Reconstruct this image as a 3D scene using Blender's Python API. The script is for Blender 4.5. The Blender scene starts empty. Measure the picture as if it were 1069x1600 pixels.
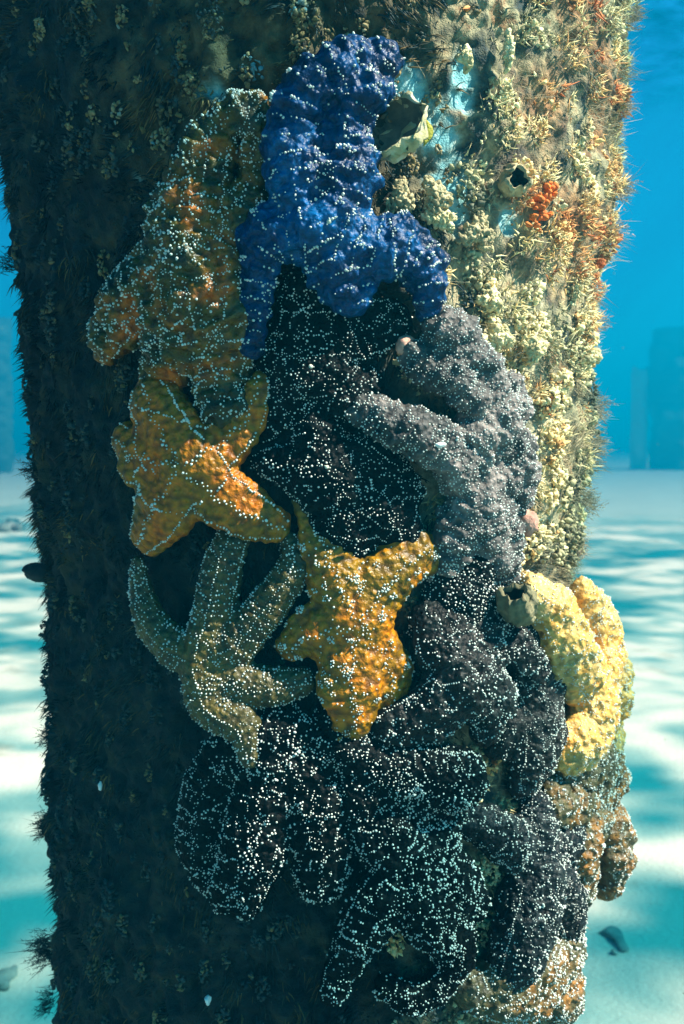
import bpy, math, random
import numpy as np
from mathutils import Vector
from mathutils.bvhtree import BVHTree

random.seed(7)
RNG = np.random.default_rng(11)
scene = bpy.context.scene
COL = scene.collection

# ------------------------------------------------------------------ camera
PITCH = math.radians(4.1)
FPX = 1537.0                      # focal length in pixels of a 1069 x 1600 frame
CAM = np.array([0.0, -1.107, 1.2])
cam_data = bpy.data.cameras.new('camera')
cam = bpy.data.objects.new('camera', cam_data)
COL.objects.link(cam)
cam.location = CAM
cam.rotation_euler = (math.radians(90) - PITCH, 0, 0)
cam_data.sensor_fit = 'VERTICAL'
cam_data.sensor_height = 24.0
cam_data.sensor_width = 16.0
cam_data.lens = 24.0 * FPX / 1600.0
cam_data.clip_start = 0.02
cam_data.clip_end = 3000
cam_data.dof.use_dof = True
cam_data.dof.focus_distance = 0.78
cam_data.dof.aperture_fstop = 6.0
scene.camera = cam

# ------------------------------------------------------------------ light
SUN_EL, SUN_AZ = math.radians(48), math.radians(75)   # azimuth measured from the camera side towards the right
sun_dir = Vector((math.sin(SUN_AZ) * math.cos(SUN_EL), -math.cos(SUN_AZ) * math.cos(SUN_EL), math.sin(SUN_EL)))
sd = bpy.data.lights.new('sun', 'SUN')
sd.energy = 5.0
sd.angle = math.radians(0.5)
sd.color = (1.0, 0.93, 0.78)
sun = bpy.data.objects.new('sun', sd)
COL.objects.link(sun)
sun.location = (6, 0, 12)
sun.rotation_euler = sun_dir.to_track_quat('Z', 'Y').to_euler()

world = bpy.data.worlds.new('World')
scene.world = world
world.use_nodes = True
wn = world.node_tree
wn.nodes.clear()
sky = wn.nodes.new('ShaderNodeTexSky')
sky.sky_type = 'NISHITA'
sky.sun_disc = False
sky.sun_elevation = SUN_EL
sky.sun_rotation = math.atan2(sun_dir.x, sun_dir.y)
tint = wn.nodes.new('ShaderNodeMixRGB')
tint.blend_type = 'MULTIPLY'
tint.inputs[0].default_value = 1
tint.inputs[2].default_value = (0.045, 0.58, 0.92, 1)      # the sky seen through sea water
bgn = wn.nodes.new('ShaderNodeBackground')
bgn.inputs[1].default_value = 0.059
wo = wn.nodes.new('ShaderNodeOutputWorld')
wn.links.new(sky.outputs[0], tint.inputs[1])
wn.links.new(tint.outputs[0], bgn.inputs[0])
wn.links.new(bgn.outputs[0], wo.inputs[0])

scene.view_settings.view_transform = 'Standard'
scene.view_settings.look = 'None'
scene.view_settings.gamma = 1
scene.view_settings.use_curve_mapping = False
scene.view_settings.exposure = 1.9
scene.render.engine = 'CYCLES'
scene.cycles.use_denoising = True
scene.cycles.max_bounces = 6
scene.cycles.diffuse_bounces = 3
scene.cycles.glossy_bounces = 2
scene.cycles.transmission_bounces = 2
scene.cycles.transparent_max_bounces = 6
scene.cycles.volume_bounces = 0

# ------------------------------------------------------------------ noise
def hsh(ix, iy, iz, seed=0):
    h = (ix.astype(np.int64) * 73856093) ^ (iy.astype(np.int64) * 19349663) ^ (iz.astype(np.int64) * 83492791) ^ (seed * 2654435761)
    h = h & 0xFFFFFFFF
    h = ((h ^ (h >> 16)) * 0x45d9f3b) & 0xFFFFFFFF
    h = ((h ^ (h >> 16)) * 0x45d9f3b) & 0xFFFFFFFF
    return ((h ^ (h >> 16)) & 0xFFFFFF) / float(0xFFFFFF)

def vnoise(p, scale, seed=0):
    q = np.asarray(p) / scale
    i = np.floor(q)
    f = q - i
    f = f * f * f * (f * (f * 6 - 15) + 10)
    i = i.astype(np.int64)
    out = 0
    for dx in (0, 1):
        for dy in (0, 1):
            for dz in (0, 1):
                w = (f[:, 0] if dx else 1 - f[:, 0]) * (f[:, 1] if dy else 1 - f[:, 1]) * (f[:, 2] if dz else 1 - f[:, 2])
                out = out + w * hsh(i[:, 0] + dx, i[:, 1] + dy, i[:, 2] + dz, seed)
    return out * 2 - 1

def fbm(p, scale, octaves=3, seed=0):
    a, s, tot = 1.0, scale, 0
    for k in range(octaves):
        tot = tot + a * vnoise(p, s, seed + k * 17)
        a *= 0.5
        s *= 0.5
    return tot / 1.6

def worley(p, cell, seed=0):
    q = np.asarray(p) / cell
    i = np.floor(q).astype(np.int64)
    f1 = np.full(len(q), 9.0)
    f2 = np.full(len(q), 9.0)
    idv = np.zeros(len(q))
    for dx in (-1, 0, 1):
        for dy in (-1, 0, 1):
            for dz in (-1, 0, 1):
                a, b, c = i[:, 0] + dx, i[:, 1] + dy, i[:, 2] + dz
                hx, hy, hz = hsh(a, b, c, seed), hsh(a, b, c, seed + 1), hsh(a, b, c, seed + 2)
                d = np.sqrt((a + hx - q[:, 0]) ** 2 + (b + hy - q[:, 1]) ** 2 + (c + hz - q[:, 2]) ** 2)
                m = d < f1
                f2 = np.where(m, f1, np.minimum(f2, d))
                idv = np.where(m, hsh(a, b, c, seed + 5), idv)
                f1 = np.where(m, d, f1)
    return f1, f2, idv

def sstep(x, a, b):
    t = np.clip((x - a) / (b - a), 0, 1)
    return t * t * (3 - 2 * t)

# ------------------------------------------------------------------ piling surface and pixel rays
AXIS = np.array([-0.034, 0.0])
CF = np.array([0, math.cos(PITCH), -math.sin(PITCH)])
CU = np.array([0, math.sin(PITCH), math.cos(PITCH)])
CR = np.array([1.0, 0, 0])

def ray(px, py):
    d = CF + CR * (px - 534.5) / FPX + CU * (800 - py) / FPX
    return d / np.linalg.norm(d)

_zz, _rr = [], []
for y, l, r in ((0, -8, 992), (100, -4, 978), (200, 0, 965), (300, 8, 958), (450, 34, 936), (600, 46, 925), (750, 58, 915), (900, 72, 895), (1100, 82, 888), (1400, 82, 886), (1600, 82, 884)):
    a, b = ray(l, y), ray(r, y)
    ang = 0.5 * (math.atan2(b[0], b[1]) - math.atan2(a[0], a[1]))
    D = -CAM[1]
    L = D * math.cos(ang)
    _zz.append(CAM[2] + L * b[2] / math.hypot(b[0], b[1]))
    _rr.append(D * math.sin(ang))
_zz, _rr = np.array(_zz)[::-1], np.array(_rr)[::-1]

def Rz(z):
    return np.interp(z, _zz, _rr)

def unproj(px, py, lift=0.0):
    """point on the piling (plus lift, in metres) seen at a photo pixel, and the outward normal"""
    d = ray(px, py)
    R = 0.31
    for _ in range(6):
        ox, oy = CAM[0] - AXIS[0], CAM[1] - AXIS[1]
        a = d[0] ** 2 + d[1] ** 2
        b = ox * d[0] + oy * d[1]
        c = ox * ox + oy * oy - (R + lift) ** 2
        disc = b * b - a * c
        t = (-b - math.sqrt(disc)) / a if disc > 0 else -b / a
        p = CAM + d * t
        R = float(Rz(p[2]))
    n = np.array([p[0] - AXIS[0], p[1] - AXIS[1], 0])
    return p, n / np.linalg.norm(n)

PX = 0.52e-3     # metres per photo pixel on the near face

# ------------------------------------------------------------------ object helpers
def mesh_obj(name, verts, faces, mat, parent=None, smooth=True, attrs=None):
    me = bpy.data.meshes.new(name)
    if isinstance(faces, np.ndarray):
        verts = np.asarray(verts, dtype=np.float32)
        k = faces.shape[1]
        me.vertices.add(len(verts))
        me.vertices.foreach_set('co', verts.ravel())
        me.loops.add(faces.size)
        me.loops.foreach_set('vertex_index', faces.astype(np.int32).ravel())
        me.polygons.add(len(faces))
        me.polygons.foreach_set('loop_start', np.arange(0, faces.size, k, dtype=np.int32))
        me.update(calc_edges=True)
    else:
        me.from_pydata([tuple(v) for v in verts], [], faces)
    me.polygons.foreach_set('use_smooth', np.full(len(me.polygons), smooth))
    for an, av in (attrs or {}).items():
        at = me.attributes.new(an, 'FLOAT', 'POINT')
        at.data.foreach_set('value', np.asarray(av, dtype=np.float32))
    me.materials.append(mat)
    me.update()
    o = bpy.data.objects.new(name, me)
    COL.objects.link(o)
    if parent is not None:
        o.parent = parent
    return o

def tag(o, label=None, cat=None, group=None, kind=None):
    for k, v in (('label', label), ('category', cat), ('group', group), ('kind', kind)):
        if v:
            o[k] = v
    return o

# ------------------------------------------------------------------ materials
class NT:
    def __init__(self, name, rough=0.6, spec=0.4):
        self.m = bpy.data.materials.new(name)
        self.m.use_nodes = True
        self.t = self.m.node_tree
        self.b = self.t.nodes['Principled BSDF']
        self.b.inputs['Roughness'].default_value = rough
        self.b.inputs['Specular IOR Level'].default_value = spec
    def n(self, kind, **kw):
        nd = self.t.nodes.new(kind)
        for k, v in kw.items():
            setattr(nd, k, v)
        return nd
    def l(self, a, b):
        self.t.links.new(a, b)
    def pos(self):
        return self.n('ShaderNodeNewGeometry').outputs['Position']
    def noise(self, scale, detail=3, rough=0.55, vec=None):
        nd = self.n('ShaderNodeTexNoise')
        nd.inputs['Scale'].default_value = scale
        nd.inputs['Detail'].default_value = detail
        nd.inputs['Roughness'].default_value = rough
        self.l(vec or self.pos(), nd.inputs['Vector'])
        return nd.outputs['Fac']
    def voro(self, scale, feature='F1', vec=None):
        nd = self.n('ShaderNodeTexVoronoi', feature=feature)
        nd.inputs['Scale'].default_value = scale
        self.l(vec or self.pos(), nd.inputs['Vector'])
        return nd.outputs['Distance']
    def ramp(self, fac, stops, interp='LINEAR'):
        nd = self.n('ShaderNodeValToRGB')
        nd.color_ramp.interpolation = interp
        e = nd.color_ramp.elements
        while len(e) < len(stops):
            e.new(0.5)
        for k, (p, c) in enumerate(stops):
            e[k].position = p
            e[k].color = (*c, 1) if len(c) == 3 else c
        self.l(fac, nd.inputs['Fac'])
        return nd.outputs['Color']
    def mix(self, fac, a, b, mode='MIX'):
        nd = self.n('ShaderNodeMixRGB', blend_type=mode)
        for s, v in zip(nd.inputs, (fac, a, b)):
            if hasattr(v, 'is_linked'):
                self.l(v, s)
            else:
                s.default_value = v if isinstance(v, (int, float)) else (*v, 1)
        return nd.outputs[0]
    def attr(self, name):
        return self.n('ShaderNodeAttribute', attribute_name=name).outputs['Fac']
    def math(self, op, a, b=0.0):
        nd = self.n('ShaderNodeMath', operation=op)
        for s, v in zip(nd.inputs, (a, b)):
            if hasattr(v, 'is_linked'):
                self.l(v, s)
            else:
                s.default_value = v
        return nd.outputs[0]
    def bump(self, h, strength=0.5, dist=0.002):
        nd = self.n('ShaderNodeBump')
        nd.inputs['Strength'].default_value = strength
        nd.inputs['Distance'].default_value = dist
        self.l(h, nd.inputs['Height'])
        self.l(nd.outputs[0], self.b.inputs['Normal'])
    def color(self, c):
        self.l(c, self.b.inputs['Base Color'])

def skin_material(name, stops, rough=0.38, gran=190, dark=0.45, spec=0.3, netmix=0.05):
    """stops: colours over the 'tint' attribute; granular skin with darker grooves"""
    k = NT(name, rough, spec)
    t = k.math('ADD', k.attr('tint'), k.math('MULTIPLY', k.math('SUBTRACT', k.noise(55, 3), 0.5), 0.55))
    base = k.ramp(t, stops)
    v = k.voro(gran, 'SMOOTH_F1')
    cell = k.ramp(v, [(0.22, (1.08, 1.08, 1.08)), (0.70, (dark,) * 3)])
    c = k.mix(1.0, base, cell, 'MULTIPLY')
    c = k.mix(k.math('MULTIPLY', k.attr('net'), netmix), c, (0.30, 0.36, 0.33))
    k.color(c)
    h = k.math('SUBTRACT', k.math('MULTIPLY', k.noise(420, 2), 0.35), v)
    k.bump(h, 1.0, 0.0032)
    return k.m

M = {}
M['blue'] = skin_material('blue_skin', [(0.1, (0.0001, 0.004, 0.018)), (0.5, (0.0002, 0.036, 0.12)), (0.95, (0.0005, 0.15, 0.42))], 0.42, 230, 0.5, 0.2)
M['ochre'] = skin_material('ochre_skin', [(0.12, (0.025, 0.026, 0.003)), (0.40, (0.075, 0.058, 0.003)), (0.64, (0.22, 0.085, 0.002)), (0.95, (0.55, 0.125, 0.002))], 0.36, 190, 0.35)
M['orange'] = skin_material('orange_skin', [(0.1, (0.11, 0.088, 0.003)), (0.42, (0.27, 0.13, 0.002)), (0.75, (0.52, 0.145, 0.002)), (0.95, (0.64, 0.11, 0.002))], 0.4, 200, 0.35)
M['khaki'] = skin_material('khaki_skin', [(0.1, (0.035, 0.036, 0.014)), (0.5, (0.085, 0.073, 0.022)), (0.95, (0.17, 0.12, 0.018))], 0.42, 210, 0.4)
M['yellow'] = skin_material('yellow_skin', [(0.1, (0.10, 0.078, 0.003)), (0.42, (0.27, 0.135, 0.002)), (0.7, (0.54, 0.17, 0.002)), (0.95, (0.62, 0.13, 0.002))], 0.4, 190, 0.28)
M['black'] = skin_material('black_skin', [(0.1, (0.0004, 0.0016, 0.0022)), (0.55, (0.0012, 0.0034, 0.004)), (0.95, (0.004, 0.0075, 0.0085))], 0.5, 230, 0.5, 0.04, 0.015)
M['brown'] = skin_material('brown_skin', [(0.1, (0.002, 0.004, 0.004)), (0.5, (0.016, 0.019, 0.018)), (0.95, (0.20, 0.165, 0.145))], 0.48, 240, 0.45, 0.14)
M['grey'] = skin_material('grey_skin', [(0.1, (0.016, 0.020, 0.020)), (0.45, (0.075, 0.075, 0.072)), (0.95, (0.34, 0.29, 0.26))], 0.5, 240, 0.45, 0.14)
M['slate'] = skin_material('slate_skin', [(0.1, (0.003, 0.007, 0.009)), (0.5, (0.012, 0.019, 0.021)), (0.95, (0.12, 0.105, 0.095))], 0.45, 240, 0.45, 0.14)
M['cream'] = skin_material('cream_skin', [(0.1, (0.30, 0.23, 0.09)), (0.40, (0.62, 0.43, 0.15)), (0.66, (0.76, 0.42, 0.09)), (0.92, (0.82, 0.28, 0.02))], 0.42, 190, 0.5)
M['olive'] = skin_material('olive_skin', [(0.1, (0.035, 0.038, 0.022)), (0.55, (0.085, 0.075, 0.03)), (0.9, (0.42, 0.16, 0.02))], 0.42, 200, 0.45)

k = NT('spine_white', 0.35, 0.35)
k.color(k.ramp(k.noise(300, 1), [(0.3, (0.40, 0.47, 0.42)), (0.65, (0.70, 0.73, 0.66))]))
M['spine'] = k.m
k = NT('sieve_plate', 0.5, 0.4)
k.color(k.ramp(k.noise(800, 2), [(0.3, (0.42, 0.44, 0.34)), (0.7, (0.62, 0.64, 0.5))]))
M['sieve'] = k.m

# ------------------------------------------------------------------ setting: sand, water, haze
def sheet(name, half, n, power, hfun, mat):
    u = np.linspace(-1, 1, n)
    c = np.sign(u) * (np.sinh(np.abs(u) * power) / math.sinh(power)) * half
    X, Y = np.meshgrid(c, c)
    v = np.stack([X.ravel(), Y.ravel(), np.zeros(X.size)], 1)
    v[:, 2] = hfun(v)
    idx = np.arange(n * n).reshape(n, n)
    f = np.stack([idx[:-1, :-1].ravel(), idx[:-1, 1:].ravel(), idx[1:, 1:].ravel(), idx[1:, :-1].ravel()], 1)
    return mesh_obj(name, v, f, mat)

def sand_h(v):
    r = np.hypot(v[:, 0], v[:, 1])
    fade = np.exp(-r / 40)
    p = v * np.array([1, 1, 0])
    warp = fbm(p, 1.4, 2, 3) * 0.5
    rip = np.sin((p[:, 1] * 0.94 + p[:, 0] * 0.34 + warp) * 2 * math.pi / 0.55)
    return (0.035 * fbm(p, 2.2, 3, 5) + 0.010 * rip + 0.010 * fbm(p, 0.45, 2, 9)) * fade

k = NT('sand', 0.9, 0.15)
c = k.ramp(k.noise(1.3, 4), [(0.3, (0.32, 0.34, 0.295)), (0.7, (0.45, 0.465, 0.395))])
c = k.mix(0.5, c, k.ramp(k.noise(260, 2), [(0.3, (0.34, 0.35, 0.30)), (0.7, (0.53, 0.535, 0.455))]), 'MIX')
c = k.mix(k.ramp(k.noise(3.2, 4), [(0.60, (0, 0, 0)), (0.74, (0.6, 0.6, 0.6))]), c, (0.16, 0.17, 0.13))
k.color(c)
k.bump(k.noise(60, 4), 0.4, 0.01)
floor = tag(sheet("sand_seabed", 700, 240, 8.2, sand_h, k.m), 'pale rippled sand seabed around the piling', None, None, 'structure')

# the sea surface: patches of sun and shade are painted into its see-through colour
k = NT('sea_surface')
k.t.nodes.remove(k.b)
tr = k.n('ShaderNodeBsdfTransparent')
mp = k.n('ShaderNodeMapping')
mp.inputs['Location'].default_value = (-2.484210068430137, -17.069241952689197, 0)
k.l(k.pos(), mp.inputs['Vector'])
a = k.noise(0.9, 4, 0.60, mp.outputs[0])
b = k.noise(2.6, 4, 0.62, mp.outputs[0])
s = k.math('ADD', k.math('MULTIPLY', a, 0.65), k.math('MULTIPLY', b, 0.35))
far_ = k.n('ShaderNodeVectorMath', operation='LENGTH')
k.l(k.pos(), far_.inputs[0])
fd = k.n('ShaderNodeMapRange')
for q_, v_ in zip(fd.inputs, (0, 13.0, 19.0, 0.0, 1.0)):
    if q_.name != 'Value':
        q_.default_value = v_
k.l(far_.outputs['Value'], fd.inputs[0])
s = k.math('ADD', k.math('MULTIPLY', s, k.math('SUBTRACT', 1.0, fd.outputs[0])), k.math('MULTIPLY', fd.outputs[0], 0.536))
k.l(k.ramp(s, [(0.45, (0.01, 0.21, 0.24)), (0.515, (0.32, 0.54, 0.54)), (0.575, (1, 1, 1))]), tr.inputs[0])
k.l(tr.outputs[0], k.t.nodes['Material Output'].inputs[0])
BOX_TOP = 6.2
sv, sf = [], []
ws = sheet('sea_surface', 260, 60, 4, lambda v: BOX_TOP + 0.7 + 0.03 * fbm(v, 4.0, 2, 31), k.m)
tag(ws, 'rippled underside of the sea surface overhead', None, None, 'structure')

def box_obj(name, x0, x1, y0, y1, z0, z1, mat):
    v = [(x, y, z) for z in (z0, z1) for y in (y0, y1) for x in (x0, x1)]
    f = [(0, 2, 3, 1), (4, 5, 7, 6), (0, 1, 5, 4), (2, 6, 7, 3), (0, 4, 6, 2), (1, 3, 7, 5)]
    return mesh_obj(name, v, f, mat, smooth=False)
hm = bpy.data.materials.new('haze')
hm.use_nodes = True
hm.node_tree.nodes.clear()
pv = hm.node_tree.nodes.new('ShaderNodeVolumePrincipled')
pv.inputs['Color'].default_value = (0.0, 0.63, 0.98, 1)
pv.inputs['Density'].default_value = 0.043
pv.inputs['Anisotropy'].default_value = 0.35
ho = hm.node_tree.nodes.new('ShaderNodeOutputMaterial')
hm.node_tree.links.new(pv.outputs[0], ho.inputs['Volume'])
tag(box_obj('haze', -760, 760, -760, 760, -1.3, BOX_TOP, hm), 'blue green sea water haze', None, None, 'stuff')

# ------------------------------------------------------------------ piling
def surf_noise(th, z, pos):
    """growth thickness on the piling, pos = points on the bare cylinder"""
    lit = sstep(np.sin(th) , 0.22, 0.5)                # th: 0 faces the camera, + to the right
    h = 0.010 * fbm(pos, 0.075, 3, 2)
    f1, f2, cid = worley(pos, 0.020, 4)
    g1, g2, cid2 = worley(pos, 0.0095, 8)
    patchy = sstep(vnoise(pos, 0.05, 21), -0.35, 0.45)
    knob = (0.75 - f1) * 0.014 * patchy + (0.7 - g1) * 0.006 + 0.010 * fbm(pos, 0.034, 2, 52)
    soft = 0.013 * fbm(pos * np.array([1, 1, 0.6]), 0.026, 3, 41) + (0.7 - f1) * 0.011 * patchy + 0.0025 * vnoise(pos, 0.006, 44)
    knob = knob * (0.5 + 0.5 * sstep(z, 1.3, 1.5))
    return h + lit * knob + (1 - lit) * soft, lit

def theta_of(p):
    return np.arctan2(p[:, 0] - AXIS[0], -(p[:, 1] - AXIS[1]))

# bare, pale patches on the lit side, in photo pixels: x, y, rx, ry
BARE = [(690, 190, 46, 50), (712, 285, 40, 55), (640, 130, 45, 40), (800, 345, 26, 26), (730, 130, 24, 60), (640, 175, 30, 30), (640, 400, 30, 40),
        (325, 140, 22, 22), (255, 155, 14, 12), (215, 270, 16, 10), (720, 340, 24, 34), (850, 850, 20, 60), (800, 830, 14, 50)]
BARE_P = [(unproj(x, y)[0], rx * PX * 1.15, ry * PX) for x, y, rx, ry in BARE]

def bare_mask(pos):
    m = np.zeros(len(pos))
    for c, rx, rz in BARE_P:
        d = pos - c
        q = np.sqrt((d[:, 0] ** 2 + d[:, 1] ** 2) / rx ** 2 + d[:, 2] ** 2 / rz ** 2)
        m = np.maximum(m, 1 - sstep(q, 0.5, 1.15))
    return m * sstep(fbm(pos, 0.018, 3, 77), -0.38, 0.05)

def piling_surface(th, z):
    r0 = Rz(z)
    pos = np.stack([AXIS[0] + r0 * np.sin(th), AXIS[1] - r0 * np.cos(th), z], 1)
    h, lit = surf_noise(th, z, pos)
    bm = bare_mask(pos)
    h = h * (1 - 0.7 * bm) - 0.004 * bm
    r = r0 - 0.006 + h
    out = np.stack([AXIS[0] + r * np.sin(th), AXIS[1] - r * np.cos(th), z], 1)
    return out, lit, bm

PILE_Z0, PILE_Z1 = -0.4, 6.0
nth, nz = 490, 570
zs_fine = np.linspace(0.50, 1.72, nz)
zs = np.concatenate([np.linspace(PILE_Z0, 0.48, 26), zs_fine, np.linspace(1.74, PILE_Z1, 60)])
t1 = np.linspace(-1.65, 1.65, nth)
t2 = np.linspace(1.65, 2 * math.pi - 1.65, 62)[1:-1]
ths = np.concatenate([t1, t2])
NT_, NZ_ = len(ths), len(zs)
TH, ZZ = np.meshgrid(ths, zs)
pv_, plit, pbare = piling_surface(TH.ravel(), ZZ.ravel())
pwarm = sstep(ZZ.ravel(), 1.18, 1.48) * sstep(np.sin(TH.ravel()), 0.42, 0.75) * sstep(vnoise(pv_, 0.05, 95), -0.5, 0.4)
pcream = (1 - sstep(ZZ.ravel(), 1.22, 1.45)) * sstep(ZZ.ravel(), 0.98, 1.10) * (1 - sstep(np.sin(TH.ravel()), 0.72, 0.9)) * sstep(vnoise(pv_, 0.04, 96), -0.5, 0.3)  # cream growth, also lightened in its hollows to stand in for strong sun
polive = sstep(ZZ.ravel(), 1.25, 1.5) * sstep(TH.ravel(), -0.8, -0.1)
idx = np.arange(NT_ * NZ_).reshape(NZ_, NT_)
nxt = np.roll(idx, -1, 1)
pf = np.stack([idx[:-1].ravel(), nxt[:-1].ravel(), nxt[1:].ravel(), idx[1:].ravel()], 1)

k = NT('encrusted_concrete', 0.8, 0.2)
n1 = k.noise(38, 4)
n2 = k.noise(140, 4)
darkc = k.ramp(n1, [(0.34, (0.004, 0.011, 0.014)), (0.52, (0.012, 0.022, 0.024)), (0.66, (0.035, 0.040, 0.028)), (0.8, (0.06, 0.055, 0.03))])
litc = k.ramp(n1, [(0.36, (0.03, 0.05, 0.05)), (0.46, (0.14, 0.14, 0.09)), (0.56, (0.40, 0.36, 0.21)), (0.64, (0.20, 0.11, 0.05)), (0.76, (0.55, 0.47, 0.28))])  # dark teal stops paint in the shade between growth clumps
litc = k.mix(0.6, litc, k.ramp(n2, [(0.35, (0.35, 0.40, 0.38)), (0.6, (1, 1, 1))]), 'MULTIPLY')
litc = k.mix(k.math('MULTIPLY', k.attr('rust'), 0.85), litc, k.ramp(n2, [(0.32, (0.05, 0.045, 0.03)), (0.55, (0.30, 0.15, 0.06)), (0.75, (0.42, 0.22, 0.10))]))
litc = k.mix(k.math('MULTIPLY', k.attr('cream'), 0.85), litc, k.ramp(n2, [(0.30, (0.30, 0.28, 0.17)), (0.55, (0.66, 0.59, 0.37)), (0.75, (0.82, 0.76, 0.52))]))  # cream growth colour, brightened where sunlight should fall
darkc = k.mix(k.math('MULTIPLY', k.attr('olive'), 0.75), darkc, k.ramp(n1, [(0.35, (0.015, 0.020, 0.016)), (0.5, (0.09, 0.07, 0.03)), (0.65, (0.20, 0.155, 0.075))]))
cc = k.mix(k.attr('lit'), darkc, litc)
cc = k.mix(k.attr('bare'), cc, k.ramp(n2, [(0.3, (0.10, 0.30, 0.33)), (0.55, (0.22, 0.50, 0.52)), (0.75, (0.62, 0.72, 0.68))]))
k.color(cc)
k.bump(k.math('ADD', n2, k.noise(600, 2)), 0.6, 0.003)
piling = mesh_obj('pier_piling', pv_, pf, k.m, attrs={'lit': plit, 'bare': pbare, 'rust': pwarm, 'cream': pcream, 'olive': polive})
tag(piling, 'thick round pier piling crusted with marine growth, carrying all the sea stars', 'pier piling')

# ------------------------------------------------------------------ strands: turf and hydroids
def strands(p0, d0, length, width, bend, segs=2):
    """many tapering bent ribbons with a three-sided section; all arguments are arrays"""
    n = len(p0)
    d0 = d0 / np.linalg.norm(d0, axis=1)[:, None]
    ref = RNG.normal(size=(n, 3))
    s1 = np.cross(d0, ref)
    s1 /= np.linalg.norm(s1, axis=1)[:, None] + 1e-9
    s2 = np.cross(d0, s1)
    vs = []
    for j in range(segs + 1):
        t = j / segs
        c = p0 + d0 * (length * t)[:, None] + bend * (length * t * t)[:, None]
        if j == segs:
            vs.append(c[:, None, :])
        else:
            w = width * (1 - 0.55 * t)
            ring = [c + (s1 * math.cos(a) + s2 * math.sin(a)) * w[:, None] for a in (0, 2.094, 4.189)]
            vs.append(np.stack(ring, 1))
    V = np.concatenate(vs, 1)
    m = V.shape[1]
    F = []
    for j in range(segs - 1):
        for q in range(3):
            a, b = 3 * j + q, 3 * j + (q + 1) % 3
            F += [(a, b, b + 3), (a, b + 3, a + 3)]
    a0 = 3 * (segs - 1)
    for q in range(3):
        F.append((a0 + q, a0 + (q + 1) % 3, m - 1))
    F = np.array(F)
    faces = (F[None] + (np.arange(n) * m)[:, None, None]).reshape(-1, 3)
    return V.reshape(-1, 3), faces, m

def radial(th):
    return np.stack([np.sin(th), -np.cos(th), np.zeros_like(th)], 1)

def scatter(n, zlo=0.62, zhi=1.70, tlo=-1.7, thi=1.7):
    th = RNG.uniform(tlo, thi, n)
    z = RNG.uniform(zlo, zhi, n)
    p, lit, bm = piling_surface(th, z)
    return th, z, p, lit, bm

# dark turf over the shaded side
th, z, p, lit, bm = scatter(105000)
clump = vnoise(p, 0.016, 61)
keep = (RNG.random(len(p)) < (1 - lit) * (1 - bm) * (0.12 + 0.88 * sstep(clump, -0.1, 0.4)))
th, z, p, clump = th[keep], z[keep], p[keep], clump[keep]
flow = np.stack([vnoise(p, 0.06, 71), vnoise(p, 0.06, 72) * 0.4, vnoise(p, 0.05, 73) - 0.35], 1)
d = radial(th) * 0.75 + flow * 0.9 + RNG.normal(size=p.shape) * 0.32
L = (0.003 + 0.0075 * RNG.random(len(p)) ** 1.5) * (0.6 + 0.9 * sstep(clump, -0.3, 0.6))
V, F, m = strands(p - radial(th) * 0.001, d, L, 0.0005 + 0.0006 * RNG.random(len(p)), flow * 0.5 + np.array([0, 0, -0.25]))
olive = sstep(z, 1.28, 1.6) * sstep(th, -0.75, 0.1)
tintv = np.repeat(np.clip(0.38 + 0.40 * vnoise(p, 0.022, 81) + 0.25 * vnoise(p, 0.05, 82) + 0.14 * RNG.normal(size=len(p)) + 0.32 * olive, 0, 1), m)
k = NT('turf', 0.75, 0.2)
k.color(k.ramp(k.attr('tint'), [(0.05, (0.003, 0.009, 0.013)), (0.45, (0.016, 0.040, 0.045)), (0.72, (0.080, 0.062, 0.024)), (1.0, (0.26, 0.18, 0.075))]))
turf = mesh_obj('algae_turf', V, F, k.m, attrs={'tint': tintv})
tag(turf, 'shaggy dark algae turf over the shaded side of the piling', None, None, 'stuff')

# nodules of sponge and bryozoan crust on the lit side
def blob_template(rings, segs):
    v = [(0, 0, 1)]
    for i in range(1, rings):
        a = math.pi * 0.62 * i / (rings - 1)
        for j in range(segs):
            b = 2 * math.pi * j / segs
            v.append((math.sin(a) * math.cos(b), math.sin(a) * math.sin(b), math.cos(a)))
    f = [(0, 1 + j, 1 + (j + 1) % segs) for j in range(segs)]
    for i in range(rings - 2):
        for j in range(segs):
            a, b = 1 + i * segs + j, 1 + i * segs + (j + 1) % segs
            f += [(a, a + segs, b + segs), (a, b + segs, b)]
    return np.array(v, float), np.array(f)

def stamp(tv, tf, P, N, r, h, seed=0, rough=0.0):
    """copies of a template on points P with normals N: radius r, height h"""
    n = len(P)
    N = N / np.linalg.norm(N, axis=1)[:, None]
    ref = RNG.normal(size=(n, 3))
    A = np.cross(N, ref)
    A /= np.linalg.norm(A, axis=1)[:, None] + 1e-9
    B = np.cross(N, A)
    V = (P[:, None] + A[:, None] * (tv[None, :, 0:1] * r[:, None, None]) + B[:, None] * (tv[None, :, 1:2] * r[:, None, None])
         + N[:, None] * (tv[None, :, 2:3] * h[:, None, None]))
    V = V.reshape(-1, 3)
    if rough:
        g = np.stack([vnoise(V, 0.0028, seed + q) for q in range(3)], 1)
        V = V + g * np.repeat(r, len(tv))[:, None] * rough
    F = (tf[None] + (np.arange(n) * len(tv))[:, None, None]).reshape(-1, 3)
    return V, F

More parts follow.
